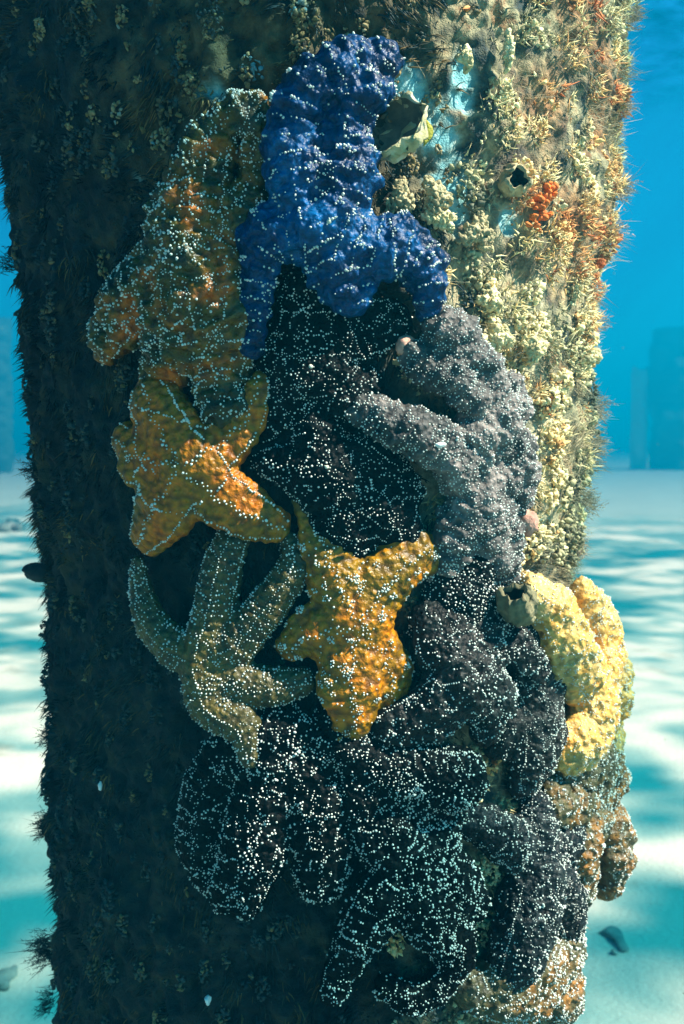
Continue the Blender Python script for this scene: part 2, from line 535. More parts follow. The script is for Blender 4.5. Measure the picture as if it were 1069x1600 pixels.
th, z, p, lit, bm = scatter(3000, tlo=0.16, zlo=0.6)
keep = RNG.random(len(p)) < lit * (1 - 0.97 * bm) * np.clip(0.30 + 0.75 * sstep(vnoise(p, 0.04, 131), -0.3, 0.4) + 0.5 * (z < 1.36), 0, 1) * 0.66
th, z, p = th[keep], z[keep], p[keep]
NP, NN, NR, NH, NC, BP, BD, BL, BC = [], [], [], [], [], [], [], [], []
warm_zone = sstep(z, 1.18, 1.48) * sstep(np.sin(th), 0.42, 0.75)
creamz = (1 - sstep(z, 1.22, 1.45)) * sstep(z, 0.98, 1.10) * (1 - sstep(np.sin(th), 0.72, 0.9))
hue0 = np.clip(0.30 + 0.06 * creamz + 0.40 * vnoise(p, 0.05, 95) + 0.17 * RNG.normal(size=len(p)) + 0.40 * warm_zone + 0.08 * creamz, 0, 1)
rc = (0.003 + 0.014 * RNG.random(len(p)) ** 2.2) * (1 + 0.35 * creamz)
for i in range(len(p)):
    n = np.array([math.sin(th[i]), -math.cos(th[i]), 0])
    tx = np.array([math.cos(th[i]), math.sin(th[i]), 0])
    cnt = int((rc[i] / 0.00165) ** 2 * 0.8) + 1
    a = RNG.random(cnt) * 2 * math.pi
    u = np.sqrt(RNG.random(cnt))
    asp = RNG.uniform(0.7, 1.5)
    rot = RNG.uniform(0, 3.14)
    e1, e2 = u * np.cos(a) * rc[i] * asp, u * np.sin(a) * rc[i] / asp
    x, y = e1 * math.cos(rot) - e2 * math.sin(rot), e1 * math.sin(rot) + e2 * math.cos(rot)
    dome = rc[i] * RNG.uniform(0.3, 1.0) * (1 - u * u)
    P = p[i] + tx * x[:, None] + np.array([0, 0, 1.0]) * y[:, None] + n * (dome + 0.0004)[:, None]
    out = n + (tx * x[:, None] + np.array([0, 0, 1.0]) * y[:, None]) / rc[i] * 0.9
    if RNG.random() < 0.25 + 0.45 * warm_zone[i]:
        BP.append(P); BD.append(out + RNG.normal(size=P.shape) * 0.5); BL.append(RNG.uniform(0.003, 0.008, cnt)); BC.append(np.clip(hue0[i] + 0.09 * RNG.normal(size=cnt), 0, 1))
        continue
    NP.append(P); NN.append(out + RNG.normal(size=P.shape) * 0.35)
    r = 0.0007 + 0.0013 * RNG.random(cnt) ** 2.0 * (1 + 0.6 * (rc[i] > 0.009))
    NR.append(r); NH.append(r * RNG.uniform(0.8, 1.9 if hue0[i] < 0.62 else 3.0, cnt))
    NC.append(np.clip(hue0[i] + 0.09 * RNG.normal(size=cnt), 0, 1))
NP, NN, NR, NH, NC = np.vstack(NP), np.vstack(NN), np.concatenate(NR), np.concatenate(NH), np.concatenate(NC)
tv, tf = blob_template(3, 6)
V, F = stamp(tv, tf, NP, NN, NR, NH, 5, 0.95)
BP, BD, BL, BC = np.vstack(BP), np.vstack(BD), np.concatenate(BL), np.concatenate(BC)
BV, BF, bm_ = strands(BP, BD, BL, RNG.uniform(0.0005, 0.0013, len(BP)), RNG.normal(size=BP.shape) * 0.5)
k = NT('crust_nodule', 0.75, 0.2)
cr = k.ramp(k.attr('tint'), [(0.05, (0.12, 0.13, 0.09)), (0.22, (0.26, 0.25, 0.14)), (0.36, (0.56, 0.52, 0.30)), (0.52, (0.88, 0.77, 0.42)), (0.70, (0.74, 0.50, 0.20)), (0.86, (0.56, 0.27, 0.10)), (1.0, (0.52, 0.15, 0.05))])
k.color(k.mix(0.45, cr, k.ramp(k.noise(260, 3), [(0.3, (0.4, 0.4, 0.4)), (0.65, (1.1, 1.1, 1.0))]), 'MULTIPLY'))
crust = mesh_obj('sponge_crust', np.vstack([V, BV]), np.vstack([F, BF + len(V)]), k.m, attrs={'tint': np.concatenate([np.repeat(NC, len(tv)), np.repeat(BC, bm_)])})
tag(crust, 'knobbly cream, orange and brown crust of sponges and bryozoans on the sunlit side', None, None, 'stuff')

# soft lumps of turf sponge over the shaded side
th, z, p, lit, bm = scatter(2600, tlo=-1.6, thi=0.6)
top_ = sstep(z, 1.22, 1.5) * sstep(th, -0.95, -0.1)
keep = RNG.random(len(p)) < (1 - lit) * (0.30 + 0.7 * top_)
th, z, p, top_ = th[keep], z[keep], p[keep], top_[keep]
DP, DN, DR, DC = [], [], [], []
for i in range(len(p)):
    n = np.array([math.sin(th[i]), -math.cos(th[i]), 0])
    tx = np.array([math.cos(th[i]), math.sin(th[i]), 0])
    R_ = 0.003 + 0.008 * RNG.random() ** 1.6
    cnt = int((R_ / 0.0016) ** 2) + 2
    a = RNG.random(cnt) * 2 * math.pi
    u = np.sqrt(RNG.random(cnt))
    x, y = u * np.cos(a) * R_ * 0.8, u * np.sin(a) * R_ * 1.25
    DP.append(p[i] + tx * x[:, None] + np.array([0, 0, 1.0]) * y[:, None] + n * (R_ * 0.6 * (1 - u * u) + 0.001)[:, None])
    DN.append(n + RNG.normal(size=(cnt, 3)) * 0.5)
    DR.append(RNG.uniform(0.0007, 0.0018, cnt))
    DC.append(np.clip(0.28 + 0.36 * top_[i] + 0.17 * RNG.normal() + 0.10 * RNG.normal(size=cnt), 0, 1))
DP, DN, DR, DC = np.vstack(DP), np.vstack(DN), np.concatenate(DR), np.concatenate(DC)
tv, tf = blob_template(3, 6)
V, F = stamp(tv, tf, DP, DN, DR, DR * RNG.uniform(0.8, 2.0, len(DR)), 15, 1.0)
k = NT('turf_sponge', 0.8, 0.15)
k.color(k.ramp(k.attr('tint'), [(0.05, (0.014, 0.032, 0.038)), (0.4, (0.055, 0.078, 0.072)), (0.62, (0.19, 0.14, 0.055)), (0.85, (0.32, 0.26, 0.14)), (1.0, (0.14, 0.28, 0.30))]))
soft = mesh_obj('turf_sponge', V, F, k.m, attrs={'tint': np.repeat(DC, len(tv))})
tag(soft, 'soft dark and olive lumps growing through the turf on the shaded side', None, None, 'stuff')

# fine feathery fuzz among the crust, thick low on the right
th, z, p, lit, bm = scatter(60000, tlo=0.2)
cl = vnoise(p, 0.035, 101)
wt = lit * (1 - 0.7 * bm) * sstep(cl, -0.35, 0.5) * (0.2 + 0.8 * sstep(np.sin(th), 0.55, 0.85)) * (0.35 + 0.65 * (1 - sstep(z, 1.15, 1.35)))
keep = RNG.random(len(p)) < wt
th, z, p, cl = th[keep], z[keep], p[keep], cl[keep]
flow = np.stack([vnoise(p, 0.03, 111), vnoise(p, 0.03, 112), vnoise(p, 0.03, 113)], 1)
d = radial(th) * 0.8 + flow * 1.0 + RNG.normal(size=p.shape) * 0.3
L = (0.005 + 0.011 * RNG.random(len(p)))
V, F, m = strands(p - radial(th) * 0.001, d, L, 0.00028 + 0.0003 * RNG.random(len(p)), flow * 1.3 + RNG.normal(size=p.shape) * 0.35, 3)
k = NT('hydroid_fuzz', 0.8, 0.15)
k.color(k.ramp(k.attr('tint'), [(0.0, (0.14, 0.15, 0.11)), (0.5, (0.27, 0.25, 0.16)), (1.0, (0.44, 0.38, 0.24))]))
fuzz = mesh_obj('hydroid_fuzz', V, F, k.m, attrs={'tint': np.repeat(np.clip(0.5 + 0.6 * vnoise(p, 0.03, 121), 0, 1), m)})
tag(fuzz, 'fine grey green feathery fuzz on the right edge of the piling', None, None, 'stuff')

# ------------------------------------------------------------------ sea stars
def frame_at(p, n, t):
    t = t - n * np.dot(t, n)
    t = t / (np.linalg.norm(t) + 1e-12)
    return t, np.cross(n, t)

def catmull(P, m):
    P = np.asarray(P, float)
    Q = np.vstack([2 * P[0] - P[1], P, 2 * P[-1] - P[-2]])
    out = []
    n = len(P) - 1
    for u in np.linspace(0, n, m):
        i = min(int(u), n - 1)
        t = u - i
        a, b, c, d = Q[i], Q[i + 1], Q[i + 2], Q[i + 3]
        out.append(0.5 * (2 * b + (c - a) * t + (2 * a - 5 * b + 4 * c - d) * t * t + (3 * b - a - 3 * c + d) * t ** 3))
    return np.array(out)

def tube_mesh(C, N, W, flat=0.72, base=0.55, K=16, off=0):
    """closed tube along C with half widths W, section facing N"""
    rows = []
    n = len(C)
    T = np.gradient(C, axis=0)
    cs, ns, ws, ts = list(C), list(N), list(W), list(T)
    tl = T[-1] / np.linalg.norm(T[-1])
    for a in (0.35, 0.7, 1.0, 1.3):
        cs.append(C[-1] + tl * W[-1] * math.sin(a) - N[-1] * W[-1] * 0.12 * a)
        ns.append(N[-1]); ws.append(W[-1] * max(math.cos(a), 0.12)); ts.append(tl)
    V, F = [], []
    for c, nn, w, t in zip(cs, ns, ws, ts):
        tt, bb = frame_at(c, nn, t)
        for q in range(K):
            a = 2 * math.pi * q / K
            sn = math.sin(a)
            V.append(c + bb * math.cos(a) * w + nn * w * (sn * flat if sn > 0 else sn * base))
    R = len(cs)
    for i in range(R - 1):
        for q in range(K):
            a, b = i * K + q, i * K + (q + 1) % K
            F.append((off + a, off + b, off + b + K, off + a + K))
    F.append(tuple(off + q for q in reversed(range(K))))
    F.append(tuple(off + (R - 1) * K + q for q in range(K)))
    return V, F

def laplace(v, edges, it, lam=0.5):
    deg = np.bincount(edges.ravel(), minlength=len(v)).astype(float)[:, None]
    for _ in range(it):
        acc = np.zeros_like(v)
        np.add.at(acc, edges[:, 0], v[edges[:, 1]])
        np.add.at(acc, edges[:, 1], v[edges[:, 0]])
        v = v + lam * (acc / np.maximum(deg, 1) - v)
    return v

SPT, SPF = [], []
for zz, rr in ((-0.3, 1.0), (0.75, 0.72)):
    for q in range(5):
        a = 2 * math.pi * q / 5
        SPT.append((rr * math.cos(a), rr * math.sin(a), zz))
SPT.append((0, 0, 1.25))
for q in range(5):
    a, b = q, (q + 1) % 5
    SPF += [(a, b, b + 5), (a, b + 5, a + 5), (a + 5, b + 5, 10)]
SPT, SPF = np.array(SPT), np.array(SPF)

def thin(P, r, rng):
    """greedy thinning so no two points are nearer than r"""
    cell = {}
    keep = []
    K = np.floor(P / r).astype(int)
    for i in range(len(P)):
        kx, ky, kz = K[i]
        ok = True
        for dx in (-1, 0, 1):
            for dy in (-1, 0, 1):
                for dz in (-1, 0, 1):
                    for j in cell.get((kx + dx, ky + dy, kz + dz), ()):
                        if (P[i][0] - P[j][0]) ** 2 + (P[i][1] - P[j][1]) ** 2 + (P[i][2] - P[j][2]) ** 2 < r * r:
                            ok = False
                            break
                    if not ok: break
                if not ok: break
            if not ok: break
        if ok:
            keep.append(i)
            cell.setdefault((kx, ky, kz), []).append(i)
    return np.array(keep, int)

VOX = 0.0023
deps = bpy.context.evaluated_depsgraph_get()
GROUP = 'sea stars clustered on the piling'

def sea_star(label, mat, center, arms, lift=10, disc=None, style='net', seed=1, sr=1.0, wr=1.0, plate=None, cellmm=11, flat=0.72, warm=0.0, ring=(9.0, 0.6)):
    rng = np.random.default_rng(seed)
    V, F, rows = [], [], []
    cx, cy = center
    w0 = disc or max(a[0][2] if len(a[0]) > 2 else 40 for a in arms)
    cw = w0 * PX
    cp, cn = unproj(cx, cy, lift * PX + 0.30 * cw)
    for arm in arms:
        pts = [(cx, cy, arm[0][2] if disc is None else min(arm[0][2], disc * 0.95), lift)] + [(q[0], q[1], q[2], lift + (q[3] if len(q) > 3 else 0)) for q in arm]
        C, N, W = [], [], []
        for (x, y, w, lf) in pts:
            s = np.linalg.norm(unproj(x, y)[0] - CAM) / FPX
            wm = w * s * (0.97 if mat in ('black', 'slate', 'brown') else 1.05)
            q, n = unproj(x, y, lf * PX + 0.30 * wm)
            C.append(q); N.append(n); W.append(wm)
        m = 7 * len(pts)
        C = catmull(C, m); N = catmull(N, m); W = np.abs(catmull(np.array(W)[:, None].repeat(3, 1), m)[:, 0])
        N /= np.linalg.norm(N, axis=1)[:, None]
        v, f = tube_mesh(C, N, W, flat=flat, off=len(V))
        V += v; F += f
        rows.append((C, N, W))
    # disc
    t, b = frame_at(cp, cn, np.array([0, 0, 1.0]))
    K, off = 18, len(V)
    prof = [(-0.5, 0.45), (-0.35, 0.8), (0.0, 1.0), (0.34, 0.86), (0.58, 0.55), (0.68, 0.2)]
    for hh, rr in prof:
        for q in range(K):
            a = 2 * math.pi * q / K
            V.append(cp + (t * math.cos(a) + b * math.sin(a)) * cw * rr * 1.05 + cn * cw * hh * flat / 0.72)
    for i in range(len(prof) - 1):
        for q in range(K):
            a0, b0 = off + i * K + q, off + i * K + (q + 1) % K
            F.append((a0, b0, b0 + K, a0 + K))
    F.append(tuple(off + q for q in reversed(range(K))))
    F.append(tuple(off + (len(prof) - 1) * K + q for q in range(K)))
    me = bpy.data.meshes.new('tmp')
    me.from_pydata([tuple(x) for x in V], [], F)
    o = bpy.data.objects.new('tmp', me)
    COL.objects.link(o)
    md = o.modifiers.new('r', 'REMESH')
    md.mode = 'VOXEL'
    md.voxel_size = VOX
    bpy.context.view_layer.update()
    dg = bpy.context.evaluated_depsgraph_get()
    new = bpy.data.meshes.new_from_object(o.evaluated_get(dg))
    bpy.data.objects.remove(o)
    bpy.data.meshes.remove(me)
    nv = len(new.vertices)
    v = np.empty(nv * 3); new.vertices.foreach_get('co', v); v = v.reshape(-1, 3)
    e = np.empty(len(new.edges) * 2, dtype=np.int64); new.edges.foreach_get('vertices', e); e = e.reshape(-1, 2)
    v = laplace(v, e, 5)
    new.vertices.foreach_set('co', v.ravel().astype(np.float32)); new.update()
    nr = np.empty(nv * 3); new.vertices.foreach_get('normal', nr); nr = nr.reshape(-1, 3)
    # folds, lumps and the raised net of the skin
    cell = cellmm * 1.2e-3
    warp = np.stack([vnoise(v, 0.012, seed * 7 + q) for q in range(3)], 1) * 0.003
    f1, f2, cid = worley(v + warp, cell, seed * 13)
    net = 1 - sstep(f2 - f1, 0.02, 0.42)
    fold = vnoise(v * np.array([1, 1, 1.25]), 0.024, seed * 3)
    disp = 0.0026 * wr * fold + 0.0016 * wr * vnoise(v, 0.011, seed * 5)
    if style == 'lump':
        disp = disp + 0.0056 * wr * (0.55 - f1)
    elif style in ('net', 'row'):
        disp = disp + 0.0020 * net * wr
    else:
        disp = disp + 0.0028 * wr * (0.5 - f1)
    # rings across each arm: a body fold every ring[0] mm
    best = np.full(len(v), 9.0)
    sarm = np.zeros(len(v))
    for ri, (C, N, W) in enumerate(rows):
        ss = np.concatenate([[0], np.cumsum(np.linalg.norm(np.diff(C, axis=0), axis=1))])
        D = np.linalg.norm(v[:, None] - C[None], axis=2) / W[None]
        j = D.argmin(1)
        dm = D[np.arange(len(v)), j]
        T = np.gradient(C, axis=0); T /= np.linalg.norm(T, axis=1)[:, None]
        sl = ss[j] + np.sum((v - C[j]) * T[j], 1)
        better = dm < best
        best = np.where(better, dm, best)
        sarm = np.where(better, sl, sarm)
    ringv = np.sin(2 * math.pi * (sarm / (ring[0] * 1e-3) + 0.38 * vnoise(v, 0.022, seed * 53)))
    outer = sstep(np.linalg.norm(v - cp, axis=1), cw * 0.6, cw * 1.1)
    disp = disp + ring[1] * 1e-3 * ringv * outer
    vline = vnoise(v + warp, cell * 0.95, seed * 41)
    vl2 = np.abs(vnoise(v + warp * 0.5, cell * 0.6, seed * 43))
    netv = np.exp(-(vline / 0.13) ** 2)
    if style in ('net', 'fine'):
        disp = disp + 0.0013 * netv
    else:
        netv = netv * 0
    tt = 0.5 + 0.26 * fbm(v, 0.04, 2, seed * 19) + 0.14 * vnoise(v, 0.010, seed * 37) - (0.35 * (f1 - 0.5) if style == 'fine' else 0) + 0.22 * (1 - np.clip(np.linalg.norm(v - cp, axis=1) / (cw * 3.2), 0, 1)) - 0.10 + warm + (0.42 * vnoise(v, 0.019, seed * 29) - 0.22 * fold if mat == 'ochre' else 0)
    v2 = v + nr * disp[:, None]
    new.vertices.foreach_set('co', v2.ravel().astype(np.float32))
    at = new.attributes.new('net', 'FLOAT', 'POINT')
    at.data.foreach_set('value', netv.astype(np.float32))
    at = new.attributes.new('tint', 'FLOAT', 'POINT')
    at.data.foreach_set('value', np.clip(tt, 0, 1).astype(np.float32))
    new.polygons.foreach_set('use_smooth', np.full(len(new.polygons), True))
    new.materials.clear()
    new.materials.append(M[mat])
    new.update()
    new.name = 'sea_star'
    star = bpy.data.objects.new('sea_star', new)
    COL.objects.link(star)
    tag(star, label, 'sea star', GROUP)
    # ---------------- spines
    bvh = BVHTree.FromPolygons([tuple(x) for x in v2], [tuple(p.vertices) for p in new.polygons])
    SP, SN = [], []
    def cast(p, n, jit=0.0):
        h = bvh.ray_cast(Vector(p + n * 0.12), Vector(-n), 0.25)
        if h[0] is not None:
            SP.append(np.array(h[0])); SN.append(np.array(h[1]))
    gap = 0.0022
    def run(C, N, W, ang, zig=0.0, start=0.0, miss=0.06):
        s = np.concatenate([[0], np.cumsum(np.linalg.norm(np.diff(C, axis=0), axis=1))])
        T = np.gradient(C, axis=0)
        for q, u in enumerate(np.arange(s[-1] * start, s[-1] + W[-1] * 0.7, gap)):
            if rng.random() < miss:
                continue
            uu = min(u, s[-1])
            c = np.array([np.interp(uu, s, C[:, i]) for i in range(3)])
            n = np.array([np.interp(uu, s, N[:, i]) for i in range(3)])
            t_ = np.array([np.interp(uu, s, T[:, i]) for i in range(3)])
            w = np.interp(uu, s, W)
            tt_, bb_ = frame_at(c, n, t_)
            c = c + tt_ * (u - uu)
            z = zig * (0.0016 if q % 2 else -0.0016) + 0.0025 * zig * math.sin(u * 260 + seed)
            dirn = n * math.cos(ang) + bb_ * math.sin(ang)
            cast(c + bb_ * z, dirn)
    carinal = {'row': 1.0, 'net': 0.6, 'lump': 0.0, 'fine': 0.0, 'thin': 1.0, 'cluster': 0.7}[style]
    for C, N, W in rows:
        if carinal:
            run(C, N, W, 0.0, 0.7 if style != 'thin' else 0.25, 0.06, 0.02)
        if style in ('row', 'thin', 'net'):
            for sgn in (-1, 1):
                run(C, N, W, sgn * 1.15, 0.2, 0.16, 0.06)
        if style != 'row':
            s = np.concatenate([[0], np.cumsum(np.linalg.norm(np.diff(C, axis=0), axis=1))])
            T = np.gradient(C, axis=0)
            per = ring[0] * 1e-3
            chev = {'thin': 0.006, 'net': 0.003, 'lump': 0.0015, 'fine': 0.002, 'cluster': 0.0}[style]
            if style == 'cluster':
                continue
            nsub = 2 if style in ('thin', 'fine') else 1
            for k_ in range(int(s[-1] * 0.10 / per * nsub), int((s[-1] + W[-1]) / per * nsub) + 1):
                for sgn in (-1, 1):
                    ph = 0.22 if carinal else rng.uniform(-0.1, 0.15)
                    on = rng.random() < {'net': 0.40, 'lump': 0.45}.get(style, 0.5)
                    while ph < 1.45:
                        u = (k_ / nsub + 0.25) * per + chev * ph + rng.normal() * 0.0005
                        uu = min(max(u, 0), s[-1])
                        w = max(np.interp(uu, s, W), 0.004)
                        if on and u < s[-1] + W[-1] * 0.7:
                            c = np.array([np.interp(uu, s, C[:, i]) for i in range(3)])
                            n = np.array([np.interp(uu, s, N[:, i]) for i in range(3)])
                            t_ = np.array([np.interp(uu, s, T[:, i]) for i in range(3)])
                            tt_, bb_ = frame_at(c, n, t_)
                            c = c + tt_ * (u - uu) + bb_ * w * math.sin(sgn * ph)
                            cast(c, n)
                        ph += 0.0020 / w * rng.uniform(0.9, 1.2)
                        if rng.random() < ((0.30 if on else 0.16) if style == 'net' else (0.22 if on else 0.20)):
                            on = not on
    rows_n = len(SP)
    # area samples
    new.calc_loop_triangles()
    lt = np.empty(len(new.loop_triangles) * 3, dtype=np.int64); new.loop_triangles.foreach_get('vertices', lt); lt = lt.reshape(-1, 3)
    A, B, Cc = v2[lt[:, 0]], v2[lt[:, 1]], v2[lt[:, 2]]
    cr_ = np.cross(B - A, Cc - A)
    ar = np.linalg.norm(cr_, axis=1)
    fn = cr_ / (ar[:, None] + 1e-12)
    rad = np.stack([A[:, 0] - AXIS[0], A[:, 1] - AXIS[1], np.zeros(len(A))], 1)
    rad /= np.linalg.norm(rad, axis=1)[:, None]
    ar = ar * (np.sum(fn * rad, 1) > -0.15)
    area = ar.sum() / 2
    ns_ = int(area / 0.55e-6)
    ti = rng.choice(len(lt), ns_, p=ar / ar.sum())
    u1, u2 = rng.random(ns_), rng.random(ns_)
    su = np.sqrt(u1)
    P = A[ti] * (1 - su)[:, None] + B[ti] * (su * (1 - u2))[:, None] + Cc[ti] * (su * u2)[:, None]
    PN = fn[ti]
    wp = np.stack([vnoise(P, 0.012, seed * 7 + q) for q in range(3)], 1) * 0.003
    f1, f2, cid = worley(P + wp, cell, seed * 13)
    gate = vnoise(P, 0.013, seed * 23)
    if style == 'lump':
        sel = (f1 > 0.16) & (f1 < 0.32) & (PN[:, 2] > -0.1) & (gate > 0.12)
    elif style == 'net':
        line = vnoise(P + wp, cell * 0.95, seed * 41)
        line2 = vnoise(P + wp * 0.5, cell * 0.6, seed * 43)
        gate2 = vnoise(P, 0.009, seed * 47)
        gate3 = vnoise(P, 0.0062, seed * 59)
        sel = ((np.abs(line2) < 0.075) & (gate3 > 0.27)) | ((np.abs(line) < 0.028) & (gate2 > 0.0))
    elif style == 'dense':
        sel = ((f2 - f1) < 0.2)
    elif style == 'row':
        sel = (f1 < 0.15) & (cid > 0.40)
    elif style == 'thin':
        sel = ((f1 < 0.20) & (cid > 0.6)) | (rng.random(ns_) < 0.004)
    elif style == 'cluster':
        sel = ((f1 < 0.30) & (cid > 0.22)) | (rng.random(ns_) < 0.004)
    else:
        line = vnoise(P + wp, cell, seed * 41)
        sel = ((rng.random(ns_) < 0.04) & (gate > -0.45)) | ((np.abs(line) < 0.05) & (gate > -0.3))
    P, PN = P[sel], PN[sel]
    if rows_n:
        P = np.vstack([np.array(SP), P]); PN = np.vstack([np.array(SN), PN])
    gapr = {'fine': 0.0021, 'lump': 0.0020, 'thin': 0.0021}.get(style, 0.00165)
    kp = thin(P, gapr, rng)
    P, PN = P[kp], PN[kp]
    r = 0.00080 * sr * (0.55 + 0.85 * rng.random(len(P)) ** 1.4) * (1 + 0.25 * vnoise(P, 0.02, seed * 3))
    SV, SF = stamp(SPT, SPF, P, PN + rng.normal(size=PN.shape) * 0.12, r, r * rng.uniform(0.9, 1.4, len(P)))
    sp = mesh_obj('spines', SV, SF, M['spine'], star)
    sp['kind'] = 'stuff'
    if plate:
        q, n = unproj(*plate)
        h = bvh.ray_cast(Vector(q + n * 0.15), Vector(-n), 0.3)
        if h[0] is not None:
            tv_, tf_ = blob_template(4, 9)
            PV, PF = stamp(tv_, tf_, np.array([h[0]]), np.array([h[1]]), np.array([0.0019]), np.array([0.0012]))
            mesh_obj('sieve_plate', PV, PF, M['sieve'], star)
    return star

# every arm: (x, y, half width[, extra lift]) in photo pixels, from the disc outwards
sea_star('deep blue sea star with white spine clusters, topmost of the cluster', 'blue', (505, 352),
         [[(470, 280, 50), (458, 205, 37), (482, 140, 36), (540, 104, 33), (580, 92, 24)],
          [(540, 280, 46), (540, 205, 34), (566, 150, 36), (600, 92, 23)],
          [(585, 388, 46), (634, 390, 43), (664, 428, 36), (668, 478, 24)],
          [(434, 368, 48), (404, 405, 36), (394, 480, 27), (395, 538, 21)],
          [(528, 410, 50), (542, 452, 40)]], 42, 66, 'lump', 3, 1.25, 1.2, (508, 372), 11, 0.8, ring=(12.5, 1.15))
sea_star('wrinkled olive and orange sea star left of the blue one', 'ochre', (300, 430),
         [[(300, 350, 62), (316, 270, 41), (344, 208, 30), (384, 172, 25), (418, 196, 20)],
          [(362, 350, 37), (394, 290, 22), (401, 232, 18), (394, 200, 16)],
          [(235, 450, 56), (190, 500, 42), (166, 540, 28)],
          [(280, 510, 64), (262, 565, 40), (245, 590, 26)],
          [(335, 510, 62), (345, 580, 42), (352, 635, 28, 14)]], 16, 84, 'net', 5, 1.1, 1.6, None, 12, warm=-0.06, ring=(11.0, 1.3))
sea_star('bright orange sea star with a beaded white line down each arm', 'orange', (298, 730),
         [[(262, 670, 50), (246, 628, 42)],
          [(225, 712, 46), (200, 692, 30)],
          [(255, 795, 50), (232, 838, 30)],
          [(360, 785, 46), (428, 818, 28)],
          [(345, 697, 40), (388, 655, 27), (404, 600, 18)]], 26, 64, 'row', 8, 1.35, 0.7, None, 17, 0.55, warm=0.08)
sea_star('khaki sea star with slender bent arms beneath the orange one', 'khaki', (314, 1032),
         [[(266, 1005, 31), (231, 955, 25), (217, 882, 14)],
          [(334, 958, 33), (348, 890, 33), (362, 845, 27)],
          [(376, 1000, 32), (430, 930, 30), (460, 880, 24), (452, 848, 17)],
          [(390, 1070, 32), (472, 1066, 23)],
          [(335, 1100, 37, 6), (376, 1132, 30, 22), (390, 1186, 15, 34)]], 22, 44, 'thin', 9, 1.05, 0.6, None, 9, 0.9)
sea_star('mustard yellow sea star spread flat in the middle of the cluster', 'yellow', (555, 970),
         [[(522, 895, 44), (496, 830, 29), (472, 782, 13)],
          [(602, 905, 44), (645, 868, 36), (698, 868, 25)],
          [(492, 988, 44), (456, 1010, 27)],
          [(545, 1060, 50, 4), (550, 1110, 40, 12), (543, 1148, 22, 18)],
          [(598, 1030, 40), (614, 1098, 27)]], 24, 62, 'cluster', 12, 1.15, 0.8, None, 11, 0.62)
sea_star('flat black sea star pressed directly under the blue one', 'black', (482, 570),
         [[(479, 505, 50), (480, 455, 40)],
          [(548, 520, 48), (608, 505, 38)],
          [(440, 625, 44), (410, 668, 24)],
          [(535, 612, 50), (565, 615, 42)],
          [(428, 552, 38), (408, 520, 26)]], 4, 62, 'net', 15, 0.9, 0.8, (486, 577), 14, 0.65)
sea_star('black sea star with a rounded lower arm, right of the orange one', 'black', (515, 745),
         [[(497, 680, 42), (478, 630, 26)],
          [(450, 728, 40), (405, 722, 18)],
          [(535, 815, 50), (545, 842, 44)],
          [(600, 800, 46), (645, 850, 32)],
          [(580, 722, 42), (628, 770, 36)]], 12, 64, 'net', 17, 0.9, 0.8, (507, 728), 12, 0.75)
sea_star('dusty brown sea star with a ridged arm against the pale crust', 'grey', (768, 655),
         [[(738, 580, 40), (704, 520, 40, 8)],
          [(712, 592, 34, 18), (654, 562, 27, 12)],
          [(803, 720, 36), (806, 790, 25)],
          [(735, 700, 44), (715, 740, 34)],
          [(788, 605, 30), (806, 645, 22)]], 24, 48, 'fine', 20, 0.9, 1.7, None, 11, 0.9, warm=0.12, ring=(10.0, 1.1))
sea_star('grey brown sea star with one plump arm reaching left', 'grey', (745, 765),
         [[(694, 706, 37, 24), (630, 668, 37, 36), (566, 642, 24, 26)],
          [(792, 730, 38), (812, 690, 25)],
          [(752, 825, 46), (768, 866, 36)],
          [(712, 830, 42), (695, 884, 34)],
          [(786, 820, 32), (788, 900, 24)]], 18, 54, 'fine', 22, 0.9, 1.5, None, 10, 0.9, warm=0.04, ring=(10.0, 1.0))
sea_star('dark speckled sea star wedged beside the mustard arm tip', 'black', (718, 925),
         [[(738, 880, 40), (742, 858, 30)],
          [(682, 950, 36), (656, 985, 24)],
          [(762, 938, 34), (786, 915, 20)],
          [(722, 985, 42), (705, 1010, 32)],
          [(696, 900, 34), (702, 878, 24)]], 14, 46, 'fine', 24, 1.0, 0.9, None, 9, 0.9, warm=0.3)
sea_star('large blackish brown sea star with sunlit shoulders, right of the mustard one', 'brown', (720, 1055),
         [[(690, 1000, 48), (676, 975, 34)],
          [(752, 1000, 44), (748, 972, 32)],
          [(788, 1005, 30, 12), (838, 1045, 23, 18)],
          [(760, 1095, 46), (762, 1132, 30)],
          [(672, 1110, 46), (610, 1140, 30)]], 34, 66, 'net', 26, 1.0, 1.2, None, 13, 0.85, warm=-0.22)
sea_star('dark brown sea star hanging between the blackish brown one and the cream one', 'brown', (835, 1110),
         [[(818, 1050, 42), (812, 985, 34), (800, 965, 22)],
          [(855, 1070, 36), (850, 1030, 24)],
          [(830, 1180, 48), (820, 1215, 32)],
          [(860, 1150, 36), (868, 1180, 22)],
          [(800, 1140, 40), (785, 1160, 26)]], 14, 54, 'net', 28, 0.85, 1.0, None, 12, warm=-0.22)
sea_star('sunlit cream and yellow sea star bulging off the right edge', 'cream', (925, 1080),
         [[(885, 1010, 42), (860, 955, 38), (828, 928, 26)],
          [(935, 1010, 44), (925, 955, 30), (905, 925, 18)],
          [(958, 1055, 32), (968, 1095, 24)],
          [(915, 1140, 46), (895, 1165, 34)],
          [(945, 1130, 34), (950, 1155, 24)]], 40, 56, 'net', 30, 0.95, 1.3, None, 12, warm=0.13)
sea_star('olive sea star with orange ridges hanging below the cream one', 'olive', (925, 1250),
         [[(915, 1190, 44), (890, 1180, 36)],
          [(945, 1280, 42), (958, 1340, 38), (950, 1372, 26)],
          [(900, 1320, 38), (908, 1385, 22)],
          [(950, 1230, 32), (955, 1190, 22)],
          [(880, 1260, 34), (865, 1240, 22)]], 26, 58, 'net', 33, 1.15, 1.6, None, 10, warm=0.18)
